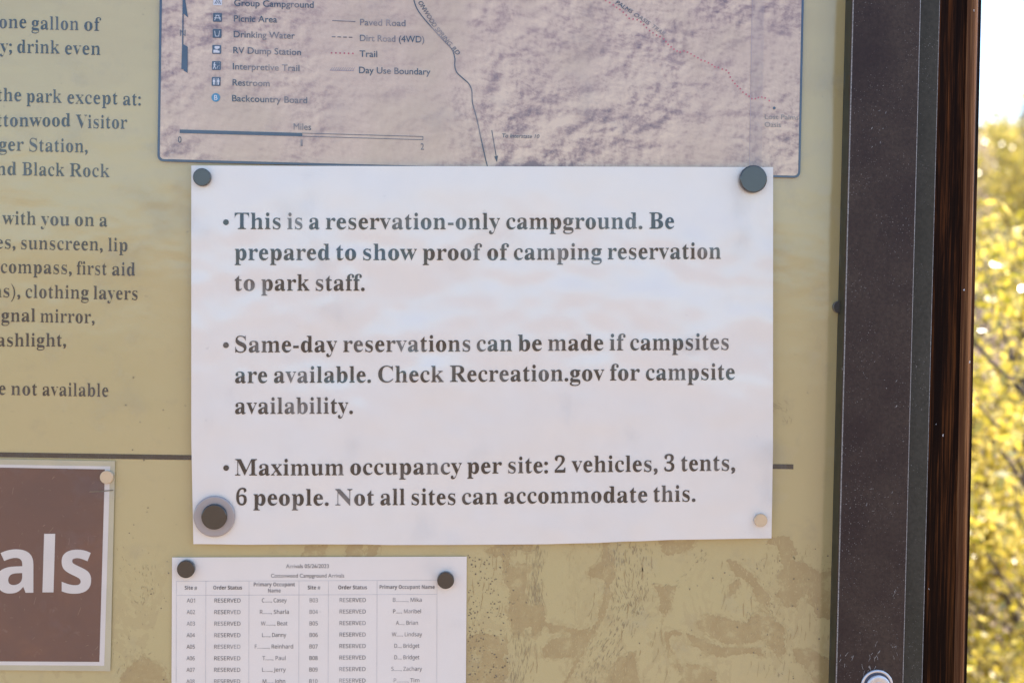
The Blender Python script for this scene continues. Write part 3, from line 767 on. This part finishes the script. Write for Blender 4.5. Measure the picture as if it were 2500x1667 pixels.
nb = MB(); grid_sheet(nb, (467, 404.5), (1887.5, 408.5), (1887, 1313.5), (467, 1327), d_notice, 0.00025, 150, 100, 0, notice_warp)
notice = nb.build("campground_notice", M['notice_paper'], origin=P(1177, 1320, 0.004))
tag(notice, "large white paper notice with three bulleted paragraphs in dark serif lettering", "notice")
dn = lambda x, y: d_notice(x, y) + 0.00035
lt = MB()
NS = dict(size=58.2, depth=dn, dx=-0.010, dy=0.005)
for s, xl, xr, yl, yr in [
    ("This", 573, 685, 559.4, 559.5), ("is", 701.4, 738, 559.6, 559.6), ("a", 754.6, 780, 559.8, 559.8), ("reservation-only", 795.5, 1220.6, 559.8, 559.8), ("campground.", 1236.2, 1568.3, 559.6, 558.7), ("Be", 1585.3, 1646, 558.6, 558.5),
    ("prepared", 573, 805, 635, 635), ("to", 820.7, 869.5, 635, 635), ("show", 886.7, 1017.8, 635, 635), ("proof", 1032, 1177, 635, 634.8), ("of", 1189.7, 1242.6, 634.8, 634.6), ("camping", 1254.7, 1469.2, 634.3, 633.6), ("reservation", 1483.7, 1760, 633.2, 631.8),
    ("to", 573, 622, 709.5, 709.5), ("park", 638, 755.7, 709.5, 709.5), ("staff.", 771, 890.3, 709.5, 709.4),
    ("Same-day", 574.4, 822.8, 859.9, 859.3), ("reservations", 838, 1148.2, 859, 857.6), ("can", 1164, 1250.4, 857.3, 856.8), ("be", 1264.7, 1322.9, 856.6, 856.2), ("made", 1338.2, 1473, 856, 855.2), ("if", 1488.4, 1527.2, 855, 854.9), ("campsites", 1538.9, 1779.2, 854.6, 853.6),
    ("are", 574, 652.4, 934.6, 934.4), ("available.", 668.8, 905.7, 934.2, 933.4), ("Check", 923.4, 1083.6, 933, 932.2), ("Recreation.gov", 1098.6, 1475.2, 931.9, 929), ("for", 1489.5, 1562, 928.4, 928), ("campsite", 1577, 1794, 927.8, 926.6),
    ("availability.", 574, 861.6, 1010, 1009.2),
    ("Maximum", 574, 839.2, 1160, 1159.4), ("occupancy", 855.2, 1127.5, 1158.6, 1156.8), ("per", 1140.7, 1225.3, 1155.8, 1155), ("site:", 1240.9, 1337.8, 1154.6, 1154), ("2", 1354.4, 1380.4, 1153.2, 1153), ("vehicles,", 1395.6, 1605.6, 1152.3, 1150.6), ("3", 1621.8, 1646.4, 1150, 1149.8), ("tents,", 1663, 1794.7, 1149.3, 1148.2),
    ("6", 576.7, 602.3, 1232.4, 1232.4), ("people.", 618.7, 802.4, 1233, 1233), ("Not", 818.5, 913.8, 1233, 1233), ("all", 928.8, 988.4, 1232.4, 1232), ("sites", 1005, 1112, 1232, 1231.5), ("can", 1128, 1215.3, 1230.6, 1229.8), ("accommodate", 1230.8, 1580.5, 1228.6, 1225.6), ("this.", 1595.6, 1698, 1224.6, 1223.4)]:
    write(lt, s, 'serif', xl, xr, yl, yr, **NS)
for x, y in ((551.6, 542.7), (551.6, 842.4), (552, 1141.8)):
    bl = MB(); dot(bl, x, y, 7.0, dn, 0, 24); bl.build("bullet_mark", M['ink'], notice)
lt.build("lettering", M['ink'], notice)

# ================================================================== ARRIVALS LIST
def d_list(x, y):
    u, v = (x-420)/720, (y-1360)/930
    return 0.0012 + 0.0010*v*math.sin(u*5 + 1) ** 2 + 0.0006*u*(1-u)
lb = MB(); grid_sheet(lb, (420, 1360), (1139.5, 1358), (1133.5, 2288), (416, 2294), d_list, 0.0002, 30, 40, 0)
alist = lb.build("arrivals_list", M['list_paper'], origin=P(778, 2290, 0.001))
tag(alist, "white printed sheet with a table of reserved sites pinned below the large notice", "printed list")
dl = lambda x, y: d_list(x, y) + 0.0003
lt = MB(); LS = dict(depth=dl)
write(lt, "Arrivals 05/26/2023", 'plain', 698.2, 802.8, 1386, 1385.7, 13.6, dl, dx=.0, dy=.0)
write(lt, "Cottonwood Campground Arrivals", 'plain', 661.7, 840.3, 1409.2, 1408.9, 13.6, dl, dx=.0, dy=.0)
for s, xl, xr, y in [("Site #", 451, 481, 1438.6), ("Order Status", 520.5, 590.8, 1438.2), ("Primary Occupant", 619.4, 720, 1430.3), ("Name", 654.4, 685.3, 1445.3), ("Site #", 751.4, 782, 1438), ("Order Status", 825.7, 896, 1437.6), ("Primary Occupant Name", 926.8, 1061.3, 1436.6)]:
    write(lt, s, 'sansb', xl, xr, y, y, 12.8, dl)
n1 = [("C......, Casey", 1148, 1437), ("R......., Sharla", 1125, 1463), ("W........, Beat", 1137, 1447), ("L....., Danny", 1150, 1432), ("F.........., Reinhard", 1065, 1513), ("T......, Paul", 1153, 1425), ("L......, Jerry", 1150, 1427), ("M....., John", 1157, 1420)]
n2 = [("B.........., Mika", 955, 1292), ("P....., Maribel", 958, 1283), ("A...., Brian", 990, 1248), ("W....., Lindsay", 943, 1297), ("D..., Bridget", 973, 1265), ("D..., Bridget", 973, 1265), ("S......, Zachary", 937, 1297), ("P........., Tim", 965, 1265)]
for i in range(8):
    y = 1469.9 + 28.17*i; y2 = 1468.2 + 28.05*i; z = -0.12*i
    write(lt, "A%02d" % (i+1), 'sans', 456 + z, 476 + z, y, y, 13.6, dl, dx=.0, dy=.0)
    write(lt, "RESERVED", 'sans', 523.5 + z, 587.3 + z, y, y, 13.6, dl, dx=.0, dy=.0)
    s, a, b = n1[i]; write(lt, s, 'sans', 400 + a/4.795, 400 + b/4.795, y - 0.4, y - 0.6, 13.6, dl, dx=.0, dy=.0)
    write(lt, "B%02d" % (i+3), 'sans', 756 + z, 776 + z, y - 0.6, y - 0.6, 13.6, dl, dx=.0, dy=.0)
    write(lt, "RESERVED", 'sans', 829.3 + z, 893.1 + z, y2 + 0.6, y2 + 0.5, 13.6, dl, dx=.0, dy=.0)
    s, a, b = n2[i]; write(lt, s, 'sans', 760 + a/4.795, 760 + b/4.795, y2, y2 - 0.2, 13.6, dl, dx=.0, dy=.0)
lt.build("lettering", M['list_ink'], alist)
gl = MB(); dg = lambda x, y: d_list(x, y) + 0.00018
def gline(x0, y0, x1, y1, wdt):
    nn = 30; a, b = Vector((x0, y0)), Vector((x1, y1)); t = (b-a).normalized(); nv = Vector((-t.y, t.x))*wdt/2
    q = [a + (b-a)*i/nn for i in range(nn+1)]
    vs = [P(p.x+nv.x, p.y+nv.y, dg(p.x, p.y)) for p in q] + [P(p.x-nv.x, p.y-nv.y, dg(p.x, p.y)) for p in q]
    gl.add(vs, [(i, i+1, nn+2+i, nn+1+i) for i in range(nn)])
gline(430.7, 1418.2, 1067, 1415.5, 1.0); gline(430.7, 1452.6, 1067, 1450, 1.0)
for x in (430.7, 502.6, 608, 730, 801.7, 920.6, 1067): gline(x, 1417, x - 2, 2150, 0.9)
gl.build("table_grid", M['grid_line'], alist)

# ================================================================== BROWN ARRIVALS SIGN
lam = MB(); D_SG = 0.0016
grid_sheet(lam, (-560, 1111), (281, 1125), (269.3, 1637.5), (-572, 1630), lambda x, y: D_SG, 0.0003, 2, 2, 0)
sign = lam.build("arrivals_sign", M['laminate'], origin=P(-145, 1637, 0))
tag(sign, "laminated dark brown sign ending in large white letters als with white edging", "sign")
cb = MB(); poly(cb, [(-540, 1125), (269, 1137.8), (254.4, 1624), (-553, 1620)], D_SG + 0.0001); cb.build("white_edging", M['card_white'], sign)
cb = MB(); poly(cb, [(-527, 1132), (256, 1145.2), (242.6, 1614.7), (-540, 1611)], D_SG + 0.0002); cb.build("brown_card", M['sign'], sign)
sl = MB(); CS = lambda q: [(x/2.626, 1070 + y/2.626) for x, y in q]
ds = D_SG + 0.00035
write(sl, "a", 'sansb', -8, 81.5, 1446, 1446, 190, ds)
poly(sl, CS([(283,610),(354,610),(343,985),(272,985)]), ds)
write(sl, "s", 'sansb', 150.5, 222.5, 1446.5, 1446.5, 190, ds)
sl.build("lettering", M['card_white'], sign)
sf = MB(); q_ = random.Random(9)
for i in range(70):
    x, y = q_.uniform(0, 240), q_.uniform(1150, 1605); a = q_.uniform(0, 3.14); L = q_.uniform(1.5, 9)*(2.5 if q_.random() < 0.12 else 1)
    stroke(sf, [(x, y), (x + L*math.cos(a)*.5 + q_.uniform(-.8, .8), y + L*math.sin(a)*.5), (min(x + L*math.cos(a), 246), y + L*math.sin(a))], q_.uniform(0.4, 1.0), ds - 0.00008)
sf.build("scuff_marks", M['scuff'], sign)
sc_ = MB(); stroke(sc_, CS([(573,342),(650,338),(725,331)]), 2.6, ds); sc_.build("scratch_mark", M['speck'], sign)

# ================================================================== MAGNETS
def magnet(px, py, rpx, d, th, mat, label, group="round magnets holding the papers", parts=None):
    rad = rpx*u
    c = P(px, py, d)
    mb = MB(); mb.lathe(c, [(rad*0.99, 0), (rad, 0.0003), (rad, th-0.0006), (rad*0.985, th-0.0002), (rad*0.93, th)], 56)
    o = mb.build("magnet", mat, origin=c); tag(o, label, "magnet", group)
    return o
magnet(495, 434, 21.3, d_notice(495, 434)+0.0003, 0.0042, M['navy_magnet'], "small dark blue round magnet at the notice's corner under the map's scale bar")
magnet(1836, 439, 33.3, d_notice(1836, 439)+0.0003, 0.0055, M['navy_magnet'], "large dark blue round magnet at the notice's corner nearest the steel frame")
wmag = magnet(524, 1259.5, 49.5, d_notice(524, 1260)+0.0004, 0.0022, M['ring'], "dark round magnet with a wide grey ring beside the words 6 people")
cc = P(524, 1260, d_notice(524, 1260)+0.0004+0.0021)
mb = MB(); mb.lathe(cc, [(30.5*u, 0), (30.5*u, 0.0022), (30*u, 0.0027), (28*u, 0.0029)], 56); mb.build("core", M['black_magnet'], wmag)
magnet(1856, 1268.5, 16.0, d_notice(1856, 1268)+0.0004, 0.0028, M['tan_magnet'], "small tan round magnet in the bottom corner of the white notice")
magnet(456, 1386.5, 21.3, d_list(456, 1386)+0.0003, 0.0045, M['black_magnet'], "black round magnet above the first Site column of the list")
magnet(1088, 1413.5, 20.6, d_list(1088, 1413)+0.0003, 0.0050, M['black_magnet'], "black round magnet beside the heading Primary Occupant Name")
magnet(262, 1163.6, 15.8, D_SG+0.0004, 0.0030, M['tan_magnet'], "small tan round magnet on the top corner of the brown sign")
magnet(2046, 750, 15.3, 0.0006, 0.0040, M['dim_magnet'], "small dark brown round magnet half behind the steel frame on bare panel")

# ================================================================== TIMBER POST
def post():
    a_t, a_b = P(2401.4, 0, 0.0), P(2366, 1667, 0.0)     # right silhouette
    rad = 0.013; mb = MB(); zt, zb = 2.35, -0.05
    def xr(z): return a_b.x + (a_t.x - a_b.x)*(z - a_b.z)/(a_t.z - a_b.z)
    zs = [zb + (zt-zb)*i/60 for i in range(61)]
    prof = []                                              # (x offset from the right silhouette, y) front left -> front right -> back
    W, Dp = 0.092, 0.098; y0 = 0.0115*-1
    prof.append((-W, y0)); prof.append((-0.040, y0)); prof.append((-0.0185, y0+0.0006))
    prof.append((-0.0165, y0-0.0004))
    for k in range(7):
        t = R(90*k/6); prof.append((-rad - 0.0005 + (rad-0.004)*math.sin(t), y0 + 0.0005 + rad*(1-math.cos(t))))
    prof += [(-0.0046, y0+rad+0.0045), (-0.0038, y0+rad+0.0045), (-0.0034, y0+rad+0.0004), (-0.0008, y0+rad+0.0012), (0.0, y0+rad+0.004)]
    prof += [(0.0, y0+Dp-0.01), (-0.008, y0+Dp), (-W+0.008, y0+Dp), (-W, y0+Dp-0.01)]
    vs = []
    for z in zs:
        for j, (px, py) in enumerate(prof):
            jx = 0.0006*noise.noise(Vector((j*3.1, z*4, 0)))
            vs.append((xr(z) + px + jx, py, z))
    n = len(prof); fs = []
    for i in range(len(zs)-1):
        for j in range(n): fs.append((i*n+j, i*n+(j+1) % n, (i+1)*n+(j+1) % n, (i+1)*n+j))
    fs.append(tuple(range(n))[::-1]); fs.append(tuple((len(zs)-1)*n+j for j in range(n)))
    mb.add(vs, fs, 0, False)
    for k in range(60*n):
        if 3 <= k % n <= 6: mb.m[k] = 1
    o = mb.build("timber_post", [M['wood'], M['lit_arris']], origin=(xr(0)-0.045, 0.035, 0))
    tag(o, "dark brown stained timber post behind the right edge of the steel frame", "post")
    lb = MB()
    for x, y in ((2377.5, 27), (2398.5, 82), (2353.5, 706), (2367, 883), (2382, 866), (2284.5, 1035), (2302, 1062), (2268, 1438)):
        c = P(x, y, 0.0128); s = 0.0007
        lb.add([c + Vector((rnd.uniform(-s, s), rnd.uniform(-.0003, .0003), rnd.uniform(-s, s)*1.6)) for _ in range(5)], [(0, 1, 2), (0, 2, 3), (0, 3, 4), (1, 2, 4)])
    lb.build("lint", M['lint'], o)
post()

# ================================================================== DESERT PLANTS
def leaf_mat(name, cols, trans=0.55):
    m = NT(name); t = m.t; t.nodes.remove(m.b)
    gi = m.n("NewGeometry"); c = m.ramp(gi.outputs["Random Per Island"], cols)
    d = m.n("BsdfDiffuse"); tr = m.n("BsdfTranslucent"); g = m.n("BsdfGlossy"); g.inputs["Roughness"].default_value = 0.3
    mx = m.n("MixShader"); mx.inputs[0].default_value = trans; mx2 = m.n("MixShader"); mx2.inputs[0].default_value = 0.10
    m.l(c, d.inputs[0]); m.l(c, tr.inputs[0]); m.l(d.outputs[0], mx.inputs[1]); m.l(tr.outputs[0], mx.inputs[2])
    m.l(mx.outputs[0], mx2.inputs[1]); m.l(g.outputs[0], mx2.inputs[2]); m.l(mx2.outputs[0], t.nodes["Material Output"].inputs[0]); return m.m
M['leaf'] = leaf_mat("creosote_leaf", [(0.0, (0.24, 0.23, 0.02)), (0.3, (0.56, 0.48, 0.05)), (0.6, (0.80, 0.64, 0.10)), (1.0, (0.88, 0.76, 0.26))])
M['yucca'] = leaf_mat("yucca_leaf", [(0.0, (0.07, 0.12, 0.03)), (1.0, (0.16, 0.20, 0.05))], 0.3)
M['seed'] = leaf_mat("pale_seed_tuft", [(0.0, (0.62, 0.52, 0.30)), (1.0, (0.78, 0.70, 0.50))], 0.4)
M['bark'] = plain("grey_brown_bark", (0.10, 0.075, 0.06), 0.9, 0.4, 40)
def shrub(loc, height, spread, leaves, seeds, seed, label, leafsize=0.015, fmin=0.0):
    r = random.Random(seed); base = Vector((loc[0], loc[1], ground_h(*loc[:2]) - 0.02))
    root = empty("creosote_bush", base); tag(root, label, "bush", "creosote bushes beyond the board")
    br = MB(); tips = []
    for i in range(15):
        a = 2*math.pi*(i + r.random())/15; lean = r.uniform(0.15, 0.95)
        p = base.copy(); d = Vector((math.cos(a)*lean, math.sin(a)*lean, 1)).normalized(); pts = [p.copy()]; L = height*r.uniform(0.75, 1.08)/max(0.45, d.z)
        L = min(L, height*1.2); n = 9
        for k in range(n):
            d = (d + Vector((r.gauss(0, .13), r.gauss(0, .13), 0.03))).normalized(); p = p + d*L/n; pts.append(p.copy())
            if k >= 2:
                for _ in range(3):
                    e = (d + Vector((r.gauss(0, .8), r.gauss(0, .8), r.uniform(-.1, .6)))).normalized(); q = p.copy(); tp = [q.copy()]
                    l = spread*r.uniform(0.18, 0.42)
                    for _k in range(4):
                        e = (e + Vector((r.gauss(0, .25), r.gauss(0, .25), 0.1))).normalized(); q = q + e*l/4; tp.append(q.copy()); tips.append((q.copy(), e.copy()))
                    br.tube(tp, [0.005, 0.004, 0.003, 0.0025, 0.0015], 4)
        br.tube(pts, [0.016*(1-0.8*k/n) for k in range(n+1)], 6)
    br.build("branches", M['bark'], root)
    tips = [t for t in tips if t[0].z > base.z + height*fmin]
    tips = [t for t in tips if noise.noise(t[0]*4.5 + Vector((seed, 0, 0))) > -0.02] or tips
    lm = MB()
    for _ in range(leaves):
        t, e = r.choice(tips); c = t + Vector((r.gauss(0, .038), r.gauss(0, .038), r.gauss(0, .034)))
        a = Vector((r.gauss(0, 1), r.gauss(0, 1), r.gauss(0, 1))).normalized(); b = a.cross(Vector((r.gauss(0, 1), r.gauss(0, 1), r.gauss(0, 1)))).normalized()
        s = leafsize*r.uniform(0.6, 1.4)
        lm.add([c - a*s, c + b*s*0.45, c + a*s, c - b*s*0.45], [(0, 1, 2, 3)])
    lm.build("foliage", M['leaf'], root)
    sm_ = MB()
    for _ in range(seeds):
        t, e = r.choice(tips); c = t + Vector((r.gauss(0, .045), r.gauss(0, .045), r.gauss(0, .04))); s = r.uniform(0.003, 0.0052)
        sm_.add([c+Vector((s,0,0)), c+Vector((0,s,0)), c-Vector((s,0,0)), c-Vector((0,s,0)), c+Vector((0,0,s)), c-Vector((0,0,s))], [(0,1,4),(1,2,4),(2,3,4),(3,0,4),(1,0,5),(2,1,5),(3,2,5),(0,3,5)])
    if seeds: sm_.build("seed_tufts", M['seed'], root)
    return root
def at_ray(px, r):
    a = YAW + math.atan((px-1250)/FOC); return (EYE.x + r*math.sin(a), EYE.y + r*math.cos(a))
shrub(at_ray(2640, 3.9), 1.50, 1.15, 24000, 7000, 11, "yellow green creosote bush nearest the timber post with pale seed tufts")
shrub(at_ray(2545, 11.0), 1.72, 1.7, 16000, 5000, 12, "yellow creosote bush on the slope standing behind the nearest bush under the sky", 0.020, 0.52)
shrub(at_ray(2300, 12.5), 1.6, 1.5, 4000, 300, 13, "small creosote bush on the slope behind the timber post", 0.02)
shrub(at_ray(2760, 15), 1.6, 1.6, 4000, 300, 14, "far creosote bush on the slope right of the tall bush", 0.02)
def yucca(px, r, h, label):
    x, y = at_ray(px, r); z = ground_h(x, y); root = empty("yucca", (x, y, z)); tag(root, label, "yucca")
    tm = MB(); tm.tube([(x, y, z-0.05), (x+.02, y, z+h*0.3), (x, y, z+h*0.62)], [0.13, 0.11, 0.10], 10); tm.build("trunk", M['bark'], root)
    lv = MB(); q = random.Random(3); c = Vector((x, y, z+h*0.62))
    for i in range(170):
        a = q.uniform(0, 2*math.pi); el = math.asin(q.uniform(-0.35, 1)); d = Vector((math.cos(a)*math.cos(el), math.sin(a)*math.cos(el), math.sin(el))); s = d.cross(Vector((0, 0, 1.01))).normalized()*0.02; L = 0.42*q.uniform(.8, 1.1)
        lv.add([c - s, c + s, c + d*L*0.6 + s*0.7, c + d*L, c + d*L*0.6 - s*0.7], [(0, 1, 2, 3, 4)])
    lv.build("foliage", M['yucca'], root)
yucca(2436, 24, 0.75, "green spiky yucca on the hill crest above the bushes")
